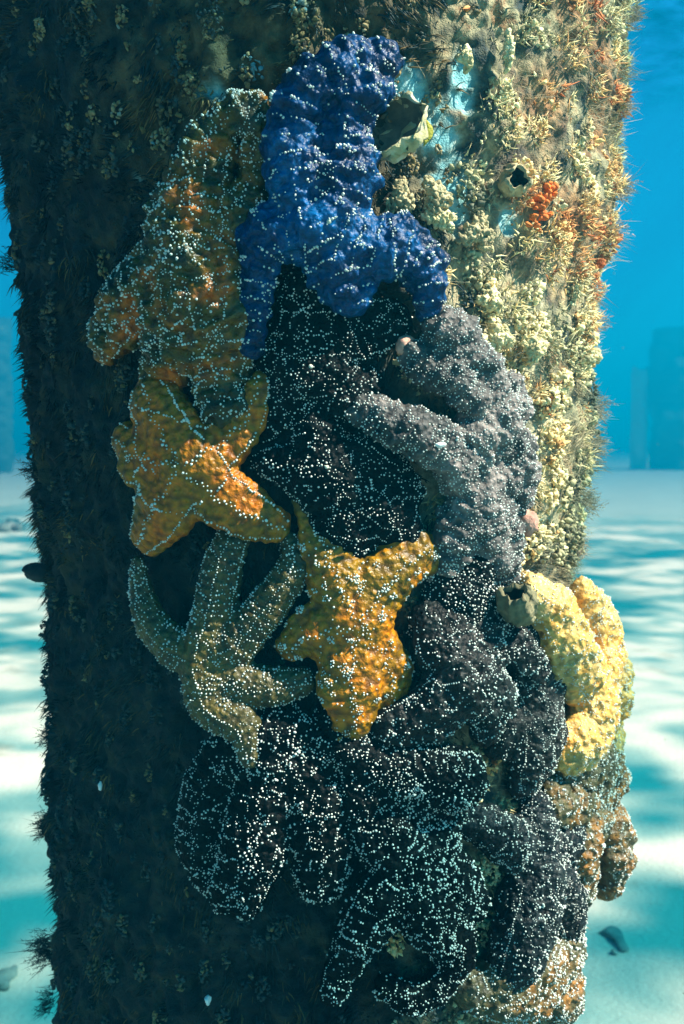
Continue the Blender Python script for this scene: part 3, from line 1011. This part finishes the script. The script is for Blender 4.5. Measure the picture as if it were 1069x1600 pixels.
sea_star('dark slate sea star at lower right, between the curled black one and the olive one', 'slate', (835, 1345),
         [[(838, 1290, 36), (836, 1255, 24)],
          [(785, 1308, 36), (722, 1272, 26)],
          [(884, 1305, 32), (898, 1262, 20)],
          [(874, 1405, 38), (884, 1450, 26)],
          [(818, 1430, 52), (800, 1500, 44), (790, 1535, 30)]], 22, 52, 'net', 35, 0.95, 1.1, None, 9, 0.85, warm=-0.2)
sea_star('black sea star with a round white netted arm tip pointing right', 'black', (590, 1200),
         [[(650, 1208, 46, 14), (706, 1215, 50, 26)],
          [(630, 1150, 36), (665, 1125, 24)],
          [(545, 1160, 38), (515, 1125, 26)],
          [(555, 1250, 38), (535, 1290, 26)],
          [(640, 1255, 38), (690, 1275, 30)]], 20, 48, 'net', 37, 0.95, 0.8, None, 8, 0.9)
sea_star('broad black sea star at lower left with three arms hanging under the khaki one', 'black', (432, 1165),
         [[(365, 1178, 42), (324, 1245, 40), (316, 1320, 34), (334, 1372, 24)],
          [(415, 1230, 50), (396, 1320, 52, 8), (368, 1395, 40)],
          [(482, 1222, 46), (502, 1300, 46), (502, 1372, 38)],
          [(440, 1135, 46), (440, 1120, 34)],
          [(500, 1165, 40), (540, 1200, 28)]], 10, 52, 'net', 39, 1.0, 0.9, None, 10, 0.85)
sea_star('black sea star at the bottom with a curled arm tip', 'black', (640, 1345),
         [[(600, 1305, 50), (572, 1275, 34)],
          [(682, 1300, 44), (692, 1280, 32)],
          [(700, 1380, 44), (734, 1410, 30)],
          [(592, 1410, 46), (556, 1470, 32), (532, 1515, 22), (519, 1552, 16)],
          [(668, 1420, 50), (704, 1470, 34), (700, 1520, 26), (655, 1558, 24), (604, 1538, 20)]], 24, 58, 'net', 41, 1.05, 0.9, None, 11, 0.85)
sea_star('greenish gold sea star at the very bottom right, partly hidden', 'olive', (840, 1530),
         [[(780, 1540, 44), (742, 1545, 30)],
          [(870, 1490, 40), (885, 1450, 28)],
          [(875, 1545, 36), (885, 1570, 20)],
          [(820, 1560, 40), (800, 1580, 24)],
          [(830, 1490, 44), (820, 1470, 30)]], 8, 56, 'net', 43, 1.15, 1.2, None, 11, warm=0.1)

# ------------------------------------------------------------------ single growths on the piling
def surf_at(px, py, lift=0.0):
    """point on the crusted surface under a photo pixel, with normal"""
    q, n = unproj(px, py, lift)
    return q, n

def lump_mesh(p, n, r, h, asp=1.0, rings=9, segs=16, seed=1, rough=0.35, fine=0.15, tilt=(0, 0, 0)):
    tv_, tf_ = blob_template(rings, segs)
    n = np.array(n) + np.array(tilt)
    n /= np.linalg.norm(n)
    up = np.array([0, 0, 1.0]) - n * n[2]
    up /= np.linalg.norm(up) + 1e-9
    sx = np.cross(up, n)
    V = p + sx * tv_[:, 0:1] * r * asp + up * tv_[:, 1:2] * r / asp + n * tv_[:, 2:3] * h
    d = V - p
    d /= np.linalg.norm(d, axis=1)[:, None] + 1e-9
    V = V + d * (vnoise(V, r * 0.7, seed)[:, None] * r * rough + vnoise(V, r * 0.22, seed + 3)[:, None] * r * fine)
    return V, tf_

def simple_mat(name, stops, scale=90, rough=0.75, bscale=300, bstr=0.6, spec=0.2):
    k = NT(name, rough, spec)
    k.color(k.ramp(k.noise(scale, 4), stops))
    k.bump(k.noise(bscale, 3), bstr, 0.002)
    return k.m
M['cream_sponge'] = simple_mat('cream_sponge', [(0.3, (0.36, 0.32, 0.16)), (0.5, (0.62, 0.54, 0.28)), (0.7, (0.76, 0.70, 0.44))])
M['orange_sponge'] = simple_mat('orange_sponge', [(0.3, (0.42, 0.12, 0.03)), (0.6, (0.66, 0.18, 0.03))])
M['shell'] = simple_mat('shell_outside', [(0.3, (0.20, 0.19, 0.10)), (0.5, (0.38, 0.35, 0.18)), (0.7, (0.52, 0.50, 0.36))])
M['shell_in'] = simple_mat('shell_inside', [(0.3, (0.05, 0.06, 0.05)), (0.7, (0.15, 0.155, 0.11))])  # inside darkened in colour to stand for shade in the hollow
M['lip'] = simple_mat('shell_lip', [(0.3, (0.50, 0.46, 0.26)), (0.7, (0.72, 0.68, 0.46))])
M['dark_hole'] = simple_mat('siphon_inside', [(0.3, (0.010, 0.014, 0.014)), (0.7, (0.03, 0.035, 0.03))])  # near-black lining, paints in the shade of the openings
M['tan'] = simple_mat('tan_growth', [(0.3, (0.20, 0.18, 0.10)), (0.55, (0.40, 0.34, 0.19)), (0.75, (0.56, 0.48, 0.28))])
M['olive_growth'] = simple_mat('olive_growth', [(0.3, (0.08, 0.085, 0.05)), (0.55, (0.17, 0.155, 0.085)), (0.75, (0.30, 0.26, 0.15))])
M['pink'] = simple_mat('pink_crust', [(0.3, (0.36, 0.17, 0.13)), (0.7, (0.56, 0.34, 0.25))])
M['leaf'] = simple_mat('seaweed_blade', [(0.3, (0.34, 0.33, 0.03)), (0.7, (0.50, 0.46, 0.06))], spec=0.4)
M['white'] = simple_mat('white_shell', [(0.3, (0.62, 0.66, 0.62)), (0.7, (0.82, 0.84, 0.80))], rough=0.4, spec=0.5)
M['hydroid'] = simple_mat('hydroid', [(0.3, (0.30, 0.26, 0.19)), (0.7, (0.52, 0.40, 0.28))])
M['hydroid_dark'] = simple_mat('hydroid_dark', [(0.3, (0.010, 0.022, 0.026)), (0.7, (0.04, 0.055, 0.055))])

def cup_mesh(p, axis, R, depth, thick, seed, wob=0.08, rings=14, segs=44, open_r=1.0, xs=1.0):
    """a thick walled cup opening along axis; returns outside, inside and lip meshes"""
    axis = np.array(axis, float) / np.linalg.norm(axis)
    ref = np.array([0, 0, 1.0]) if abs(axis[2]) < 0.9 else np.array([1.0, 0, 0])
    a1 = np.cross(axis, ref); a1 /= np.linalg.norm(a1)
    a2 = np.cross(axis, a1)
    def layer(rr, dd, top):
        V = []
        for i in range(rings):
            t = i / (rings - 1)
            rad = rr * (math.sin(t * math.pi / 2) ** 0.8) * (1 if t < 0.75 else 1 + (open_r - 1) * (t - 0.75) / 0.25)
            hh = -dd * math.cos(t * math.pi / 2)
            for j in range(segs):
                b = 2 * math.pi * j / segs
                w = 1 + wob * math.sin(3 * b + seed) * t + wob * 0.6 * math.sin(7 * b + seed * 2) * t
                V.append(p + (a1 * math.cos(b) * xs + a2 * math.sin(b)) * rad * w + axis * (hh + top + wob * R * 0.5 * math.sin(5 * b + seed) * t * t))
        return np.array(V)
    O = layer(R, depth, 0.0)
    I = layer(R - thick, depth - thick, 0.0)
    O = O + vnoise(O, R * 0.25, seed)[:, None] * axis * -0.06 * R + np.stack([fbm(O, R * 0.22, 2, seed + q) for q in range(3)], 1) * R * 0.24
    F = []
    for i in range(rings - 1):
        for j in range(segs):
            a, b = i * segs + j, i * segs + (j + 1) % segs
            F.append((a, b, b + segs, a + segs))
    Fo = np.array(F)
    Fi = Fo[:, ::-1]
    last = (rings - 1) * segs
    LV = np.vstack([O[last:], (O[last:] + I[last:]) / 2 + axis * thick * 0.7, I[last:]])
    FL = []
    for i in range(2):
        for j in range(segs):
            a, b = i * segs + j, i * segs + (j + 1) % segs
            FL.append((a, b, b + segs, a + segs))
    return (O, Fo), (I, Fi), (LV, np.array(FL))

def cup(name, label, cat, p, axis, R, depth, thick, seed, mo, mi, ml, parts=('rim', 'inside'), **kw):
    (O, Fo), (I, Fi), (LV, FL) = cup_mesh(np.array(p), axis, R, depth, thick, seed, **kw)
    o = mesh_obj(name, O, Fo, mo)
    mesh_obj(parts[1], I, Fi, mi, o)
    mesh_obj(parts[0], LV, FL, ml, o)
    return tag(o, label, cat)

p, n = unproj(610, 194, 0.019)
cup('empty_shell', 'big empty cup shaped shell with a pale rim, right of the blue sea star', 'shell',
    p, np.array([-0.42, -0.76, 0.50]), 0.029, 0.018, 0.0022, 4, M['shell'], M['shell_in'], M['shell'], xs=1.0)
p, n = unproj(797, 283, 0.004)
cup('barnacle', 'dark hollow barnacle with a crusted rim among orange growth', 'barnacle',
    p + n * 0.010, n + np.array([-0.1, -0.5, 0.1]), 0.0135, 0.022, 0.004, 6, M['tan'], M['dark_hole'], M['tan'], wob=0.16, open_r=0.8)
p, n = unproj(812, 955, 0.052)
cup('sea_squirt', 'olive sea squirt with a dark open siphon between brown and cream sea stars', 'sea squirt',
    p + np.array([-0.004, 0, 0.014]), np.array([-0.30, -0.45, 0.8]), 0.0165, 0.030, 0.006, 8, M['olive_growth'], M['dark_hole'], M['olive_growth'], wob=0.15, open_r=0.72, xs=1.15, parts=('siphon_rim', 'siphon'))
for (x, y, r, h, asp, mat, nm, cat, lab, tl) in (
        (793, 80, 9, 9, 0.42, 'cream_sponge', 'sponge_finger', 'sponge', 'pale yellow sponge finger hanging high on the lit side', (0, 0, -0.3)),
        (727, 92, 10, 8, 0.6, 'cream_sponge', 'sponge_finger', 'sponge', 'short cream sponge finger beside the highest turquoise bare patch', (0, 0, -0.2)),
        (735, 535, 20, 16, 1.0, 'cream_sponge', 'sponge_lump', 'sponge', 'cream sponge lump just above the dusty brown sea star', (0, 0, 0.2)),
        (775, 525, 22, 18, 1.0, 'cream_sponge', 'sponge_lump', 'sponge', 'pale yellow sponge lump, brightest of the lit crust', (0, 0, 0.2)),
        (830, 545, 20, 20, 1.1, 'cream_sponge', 'sponge_lump', 'sponge', 'bright cream sponge lump at the middle of the lit crust', (0, 0, 0.3)),
        (765, 470, 15, 12, 1.0, 'cream_sponge', 'sponge_lump', 'sponge', 'small round cream sponge lump right of the blue arm', (0, 0, 0.2)),
        (680, 310, 22, 12, 0.8, 'tan', 'sponge_lump', 'sponge', 'tan sponge lump below the empty shell', (0, 0, 0.2)),
        (625, 310, 20, 13, 0.8, 'tan', 'sponge_lump', 'sponge', 'tan sponge lump touching the blue sea star', (0, 0, 0.2)),
        (745, 365, 24, 12, 1.2, 'tan', 'sponge_lump', 'sponge', 'brownish tan sponge lump under the turquoise bare patches', (0, 0, 0.2)),
        (690, 345, 17, 12, 1.2, 'cream_sponge', 'sponge_lump', 'sponge', 'pale tan sponge lump above the blue arm', (0, 0, 0.2)),
        (636, 541, 17, 12, 1.1, 'pink', 'pink_crust_lump', 'crust', 'small pink lump beside the dusty brown sea star', (0, 0, 0.3)),
        (825, 815, 17, 14, 0.8, 'pink', 'pink_crust_lump', 'crust', 'pinkish tan lump low on the piling right of the brown arms', (0, 0, 0.3)),
        (688, 695, 6, 4, 1.6, 'white', 'shell_chip', 'shell', 'tiny white shell chip on the plump brown arm', (0, 0, 0.3)),
        (325, 1562, 5, 5, 0.7, 'white', 'tiny_snail', 'snail', 'tiny pale snail near the bottom of the dark turf', (0, 0, 0)),
        (157, 1228, 4, 4, 0.6, 'white', 'tiny_snail', 'snail', 'tiny pale snail on the dark turf left of the black sea stars', (0, 0, 0))):
    lift = {'pink_crust_lump': 0.02, 'shell_chip': 0.062}.get(nm, 0.006)
    p, n = unproj(x, y, lift)
    s_ = np.linalg.norm(p - CAM) / FPX
    if 'sponge' in nm:
        rr_, hh_ = r * s_, h * s_
        cnt = int(40 + 16000 * rr_)
        a_ = RNG.random(cnt) * 2 * math.pi
        u_ = np.sqrt(RNG.random(cnt))
        tx = np.array([-n[1], n[0], 0])
        wob = 1 + 0.3 * np.sin(a_ * 3 + x) + 0.2 * np.sin(a_ * 5 + y)
        e1, e2 = u_ * np.cos(a_) * rr_ * asp * wob, u_ * np.sin(a_) * rr_ / asp * wob
        nrm = n + (tx * e1[:, None] + np.array([0, 0, 1.0]) * e2[:, None]) / rr_ + np.array(tl) * 0.5
        P_ = p + tx * e1[:, None] + np.array([0, 0, 1.0]) * e2[:, None] + n * (hh_ * 0.8 * (1 - u_ ** 2.5) * (0.8 + 0.4 * RNG.random(cnt)))[:, None]
        tq, fq = blob_template(4, 6)
        r_ = RNG.uniform(0.0010, 0.0026, cnt)
        V, F = stamp(tq, fq, P_, nrm + RNG.normal(size=P_.shape) * 0.3, r_, r_ * RNG.uniform(0.8, 1.6, cnt), int(x), 0.8)
    else:
        V, F = lump_mesh(p, n, r * s_, h * s_, asp, seed=int(x), tilt=tl)
    tag(mesh_obj(nm, V, F, M[mat]), lab, cat)
# orange sponge patch: a branching cluster of knobs, one mesh
P, N_ = [], []
for q in range(46):
    t = RNG.random()
    x, y = 862 - 30 * t + RNG.normal() * 7, 285 + 75 * t + RNG.normal() * 9
    p, n = unproj(x, y, 0.006)
    P.append(p); N_.append(n + RNG.normal(size=3) * 0.4)
tv_, tf_ = blob_template(5, 7)
r = RNG.uniform(0.0016, 0.0034, len(P))
V, F = stamp(tv_, tf_, np.array(P), np.array(N_), r, r * RNG.uniform(1, 2.6, len(P)), 9, 0.3)
tag(mesh_obj('orange_sponge', V, F, M['orange_sponge']), 'bright orange knobbly sponge streak high on the lit side', 'sponge')
# seaweed blade on the shell
p, n = unproj(661, 207, 0.014)
bl = []
for i in range(7):
    t = i / 6
    for sgn in (-1, 0, 1):
        bl.append(p + np.array([0.004 * math.sin(t * 3) + sgn * 0.0042 * math.sin(math.pi * min(t * 0.93 + 0.05, 1)), -0.002 + (0.0012 if sgn == 0 else 0), 0.011 - 0.022 * t]))
bf = [(3 * i + q, 3 * i + q + 1, 3 * i + q + 4, 3 * i + q + 3) for i in range(6) for q in (0, 1)]
lo = mesh_obj('seaweed_blade', bl, bf, M['leaf'])
so = lo.modifiers.new('thick', 'SOLIDIFY'); so.thickness = 0.0008
tag(lo, 'small yellow green seaweed blade at the right rim of the empty shell', 'seaweed')

# feathery tufts breaking the outline, each its own plant
def tuft(px, py, size, label, mat, n=60, seed=0, droop=0.0, side=1):
    rg = np.random.default_rng(seed + 500)
    q, nn = unproj(px, py, 0.0)
    s_ = size * 0.50e-3
    base = q + rg.normal(size=(n, 3)) * np.array([0.15, 0.35, 0.30]) * s_
    d = nn * 0.9 + rg.normal(size=(n, 3)) * 0.42 + np.array([0.25 * side, 0, droop])
    L = s_ * rg.uniform(0.35, 0.85, n)
    V, F, m = strands(base, d, L, np.full(n, 0.00042), rg.normal(size=(n, 3)) * 0.45, 3)
    # side barbs along the strands
    dn = d / np.linalg.norm(d, axis=1)[:, None]
    bb, bd, bL = [], [], []
    for i in range(n):
        for t in rg.uniform(0.2, 1.0, 12):
            bb.append(base[i] + dn[i] * L[i] * t)
            bd.append(dn[i] + rg.normal(size=3) * 0.8)
            bL.append(L[i] * 0.22 * rg.uniform(0.5, 1.2))
    V2, F2, m2 = strands(np.array(bb), np.array(bd), np.array(bL), np.full(len(bb), 0.0003), np.zeros((len(bb), 3)), 1)
    o = mesh_obj('hydroid_tuft', np.vstack([V, V2]), np.vstack([F, F2 + len(V)]), M[mat], smooth=False)
    tag(o, label, 'hydroid')
for i, (x, y, sz, n, side, dr, lab) in enumerate((
        (985, 25, 34, 50, 1, 0.1, 'small tan hydroid tuft at the very top of the right edge'),
        (968, 160, 34, 60, 1, -0.2, 'reddish hydroid tuft high on the right edge'),
        (962, 290, 44, 70, 1, 0.0, 'bushy hydroid tuft on the right edge, beside the orange sponge streak'),
        (946, 350, 46, 34, 1, 0.05, 'spindly hydroid tuft reaching furthest into the open water on the right'),
        (935, 505, 32, 20, 1, 0.0, 'thin twig like hydroid tuft on the right edge, level with the cream sponges'),
        (926, 640, 40, 80, 1, -0.1, 'soft grey hydroid tuft midway down the right edge'),
        (920, 700, 44, 90, 1, 0.1, 'widest grey hydroid tuft on the right edge, just above the seabed line'),
        (912, 780, 40, 90, 1, -0.1, 'grey hydroid tuft low on the right edge, against the bright sand'),
        (895, 850, 36, 90, 1, -0.2, 'lowest grey hydroid tuft on the right edge, above the cream sea star'))):
    tuft(x, y, sz, lab, 'hydroid', n, i, dr, side)
for i, (x, y, sz, n, dr, lab) in enumerate((
        (20, 415, 36, 40, 0.3, 'dark spiky tuft on the left edge, highest against open water'),
        (58, 730, 36, 50, 0.2, 'dark spiky tuft on the left edge at the seabed line'),
        (80, 1150, 32, 50, 0.0, 'dark tuft on the left edge low against the bright sand'),
        (74, 1290, 36, 90, -0.3, 'dense rounded dark tuft bulging from the left edge'),
        (78, 1480, 50, 120, -0.1, 'large dark bushy tuft near the foot of the left edge'),
        (80, 1565, 36, 60, -0.2, 'dark tuft at the very bottom of the left edge'))):
    tuft(x, y, sz, lab, 'hydroid_dark', n, 40 + i, dr, -1)
p, n = unproj(66, 893, 0.0)
V, F = lump_mesh(p, n, 0.012, 0.017, 1.2, seed=3)
k_ = mesh_obj('barnacle_stub', V, F, M['hydroid_dark'])
tag(k_, 'dark rounded stub jutting from the left edge over the sand', 'barnacle')

# ------------------------------------------------------------------ things on the seabed and beyond
def ground(px, py):
    d = ray(px, py)
    return CAM + d * (-CAM[2] / d[2])
def scrap(name, label, cat, pts, mat, thick, seed):
    """an elongated irregular lump through ground pixels"""
    C = catmull(np.array([ground(*q[:2]) for q in pts]), 12)
    W = catmull(np.array([[q[2]] * 3 for q in pts], float), 12)[:, 0] * np.linalg.norm(C[0] - CAM) / FPX
    C[:, 2] += W * 0.4
    V, F = tube_mesh(C, np.array([[0, 0, 1.0]] * 12), W, thick, 0.5, 12)
    V = np.array(V)
    V = V + np.stack([vnoise(V, 0.03, seed + q) for q in range(3)], 1) * W.mean() * 0.5
    o = mesh_obj(name, V, [tuple(f) for f in F], mat)
    return tag(o, label, cat)
M['debris'] = simple_mat('debris', [(0.3, (0.08, 0.12, 0.12)), (0.7, (0.20, 0.25, 0.22))], 30)  # paled and tinted teal, water haze put into the colour
M['stone'] = simple_mat('stone', [(0.3, (0.10, 0.14, 0.13)), (0.7, (0.22, 0.25, 0.22))], 20)
scrap('debris_scrap', 'dark grey scrap of debris lying on the sand at lower right', 'debris', [(938, 1455, 5), (956, 1462, 12), (976, 1484, 5)], M['debris'], 0.35, 3)
scrap('debris_scrap', 'tiny dark crumb beside the debris scrap on the sand', 'debris', [(957, 1486, 4), (960, 1488, 5), (963, 1490, 4)], M['debris'], 0.6, 9)
scrap('drift_weed', 'dark drift weed on the sand at the lower left corner', 'seaweed', [(0, 1548, 14), (10, 1530, 12), (18, 1520, 6)], M['debris'], 0.8, 5)
scrap('seabed_stone', 'low grey stone on the sand far left of the piling', 'stone', [(4, 832, 9), (16, 826, 13), (30, 830, 8)], M['stone'], 0.6, 7)

def far_piling(x, dist, rad, ztop, label, seed):
    c = CAM + np.array([(x - 534.5) / FPX * dist, dist, 0])
    nt, nzz = 64, 140
    T, Z = np.meshgrid(np.linspace(0, 2 * math.pi, nt, endpoint=False), np.linspace(-0.3, ztop, nzz))
    T, Z = T.ravel(), Z.ravel()
    P = np.stack([c[0] + rad * np.cos(T), c[1] + rad * np.sin(T), Z], 1)
    rr = rad * (1 + 0.30 * fbm(P, rad * 0.8, 4, seed))
    P = np.stack([c[0] + rr * np.cos(T), c[1] + rr * np.sin(T), Z], 1)
    idx = np.arange(nt * nzz).reshape(nzz, nt)
    nx = np.roll(idx, -1, 1)
    F = np.stack([idx[:-1].ravel(), nx[:-1].ravel(), nx[1:].ravel(), idx[1:].ravel()], 1)
    tag(mesh_obj('pier_piling', P, F, M['far']), label, 'pier piling')
M['far'] = simple_mat('far_growth', [(0.3, (0.02, 0.06, 0.06)), (0.7, (0.06, 0.10, 0.09))], 6)
M['far_pale'] = simple_mat('far_pale', [(0.3, (0.22, 0.26, 0.25)), (0.7, (0.4, 0.42, 0.38))], 6)
far_piling(1060, 42.0, 1.25, 5.9, 'distant pier piling fading into blue water at far right', 3)
far_piling(-4, 38.0, 0.6, 5.9, 'distant pier piling fading into blue water at far left', 5)
c = CAM + np.array([(997 - 534.5) / FPX * 42.0, 42.0, 0])
nt_, nz_ = 20, 16
T_, Z_ = np.meshgrid(np.linspace(0, 2 * math.pi, nt_, endpoint=False), np.linspace(-0.2, 4.3, nz_))
T_, Z_ = T_.ravel(), Z_.ravel()
P = np.stack([np.cos(T_), np.sin(T_), Z_], 1)
rr_ = 0.34 * (1 + 0.22 * fbm(P, 0.6, 2, 8)) * np.where(Z_ > 4.2, 0.85, 1)
P = np.stack([c[0] + rr_ * np.cos(T_), c[1] + rr_ * np.sin(T_), Z_ + 0.1 * np.cos(T_ * 2) * (Z_ > 4.0)], 1)
ix_ = np.arange(nt_ * nz_).reshape(nz_, nt_)
nx_ = np.roll(ix_, -1, 1)
F = np.stack([ix_[:-1].ravel(), nx_[:-1].ravel(), nx_[1:].ravel(), ix_[1:].ravel()], 1)
tag(mesh_obj('broken_pile_stump', P, F, M['far_pale']), 'pale broken pile stump standing just left of the far right piling', 'pile stump')

# marine snow drifting in the water
n_ = 260
P = np.stack([RNG.uniform(-1.6, 1.6, n_), RNG.uniform(-0.75, 3.5, n_), RNG.uniform(0.2, 2.6, n_)], 1)
P = P[(np.hypot(P[:, 0] - AXIS[0], P[:, 1]) > 0.36) & (P[:, 2] > 0.15)]
tv_, tf_ = blob_template(4, 6)
r = RNG.uniform(0.0004, 0.0011, len(P)) * (1 + 0.5 * (P[:, 1] > 1))
V, F = stamp(tv_, tf_, P, RNG.normal(size=P.shape), r, r * RNG.uniform(0.7, 1.8, len(P)), 3, 0.6)
tag(mesh_obj('drifting_specks', V, F, M['tan']), 'tiny pale specks drifting in the open water', None, None, 'stuff')
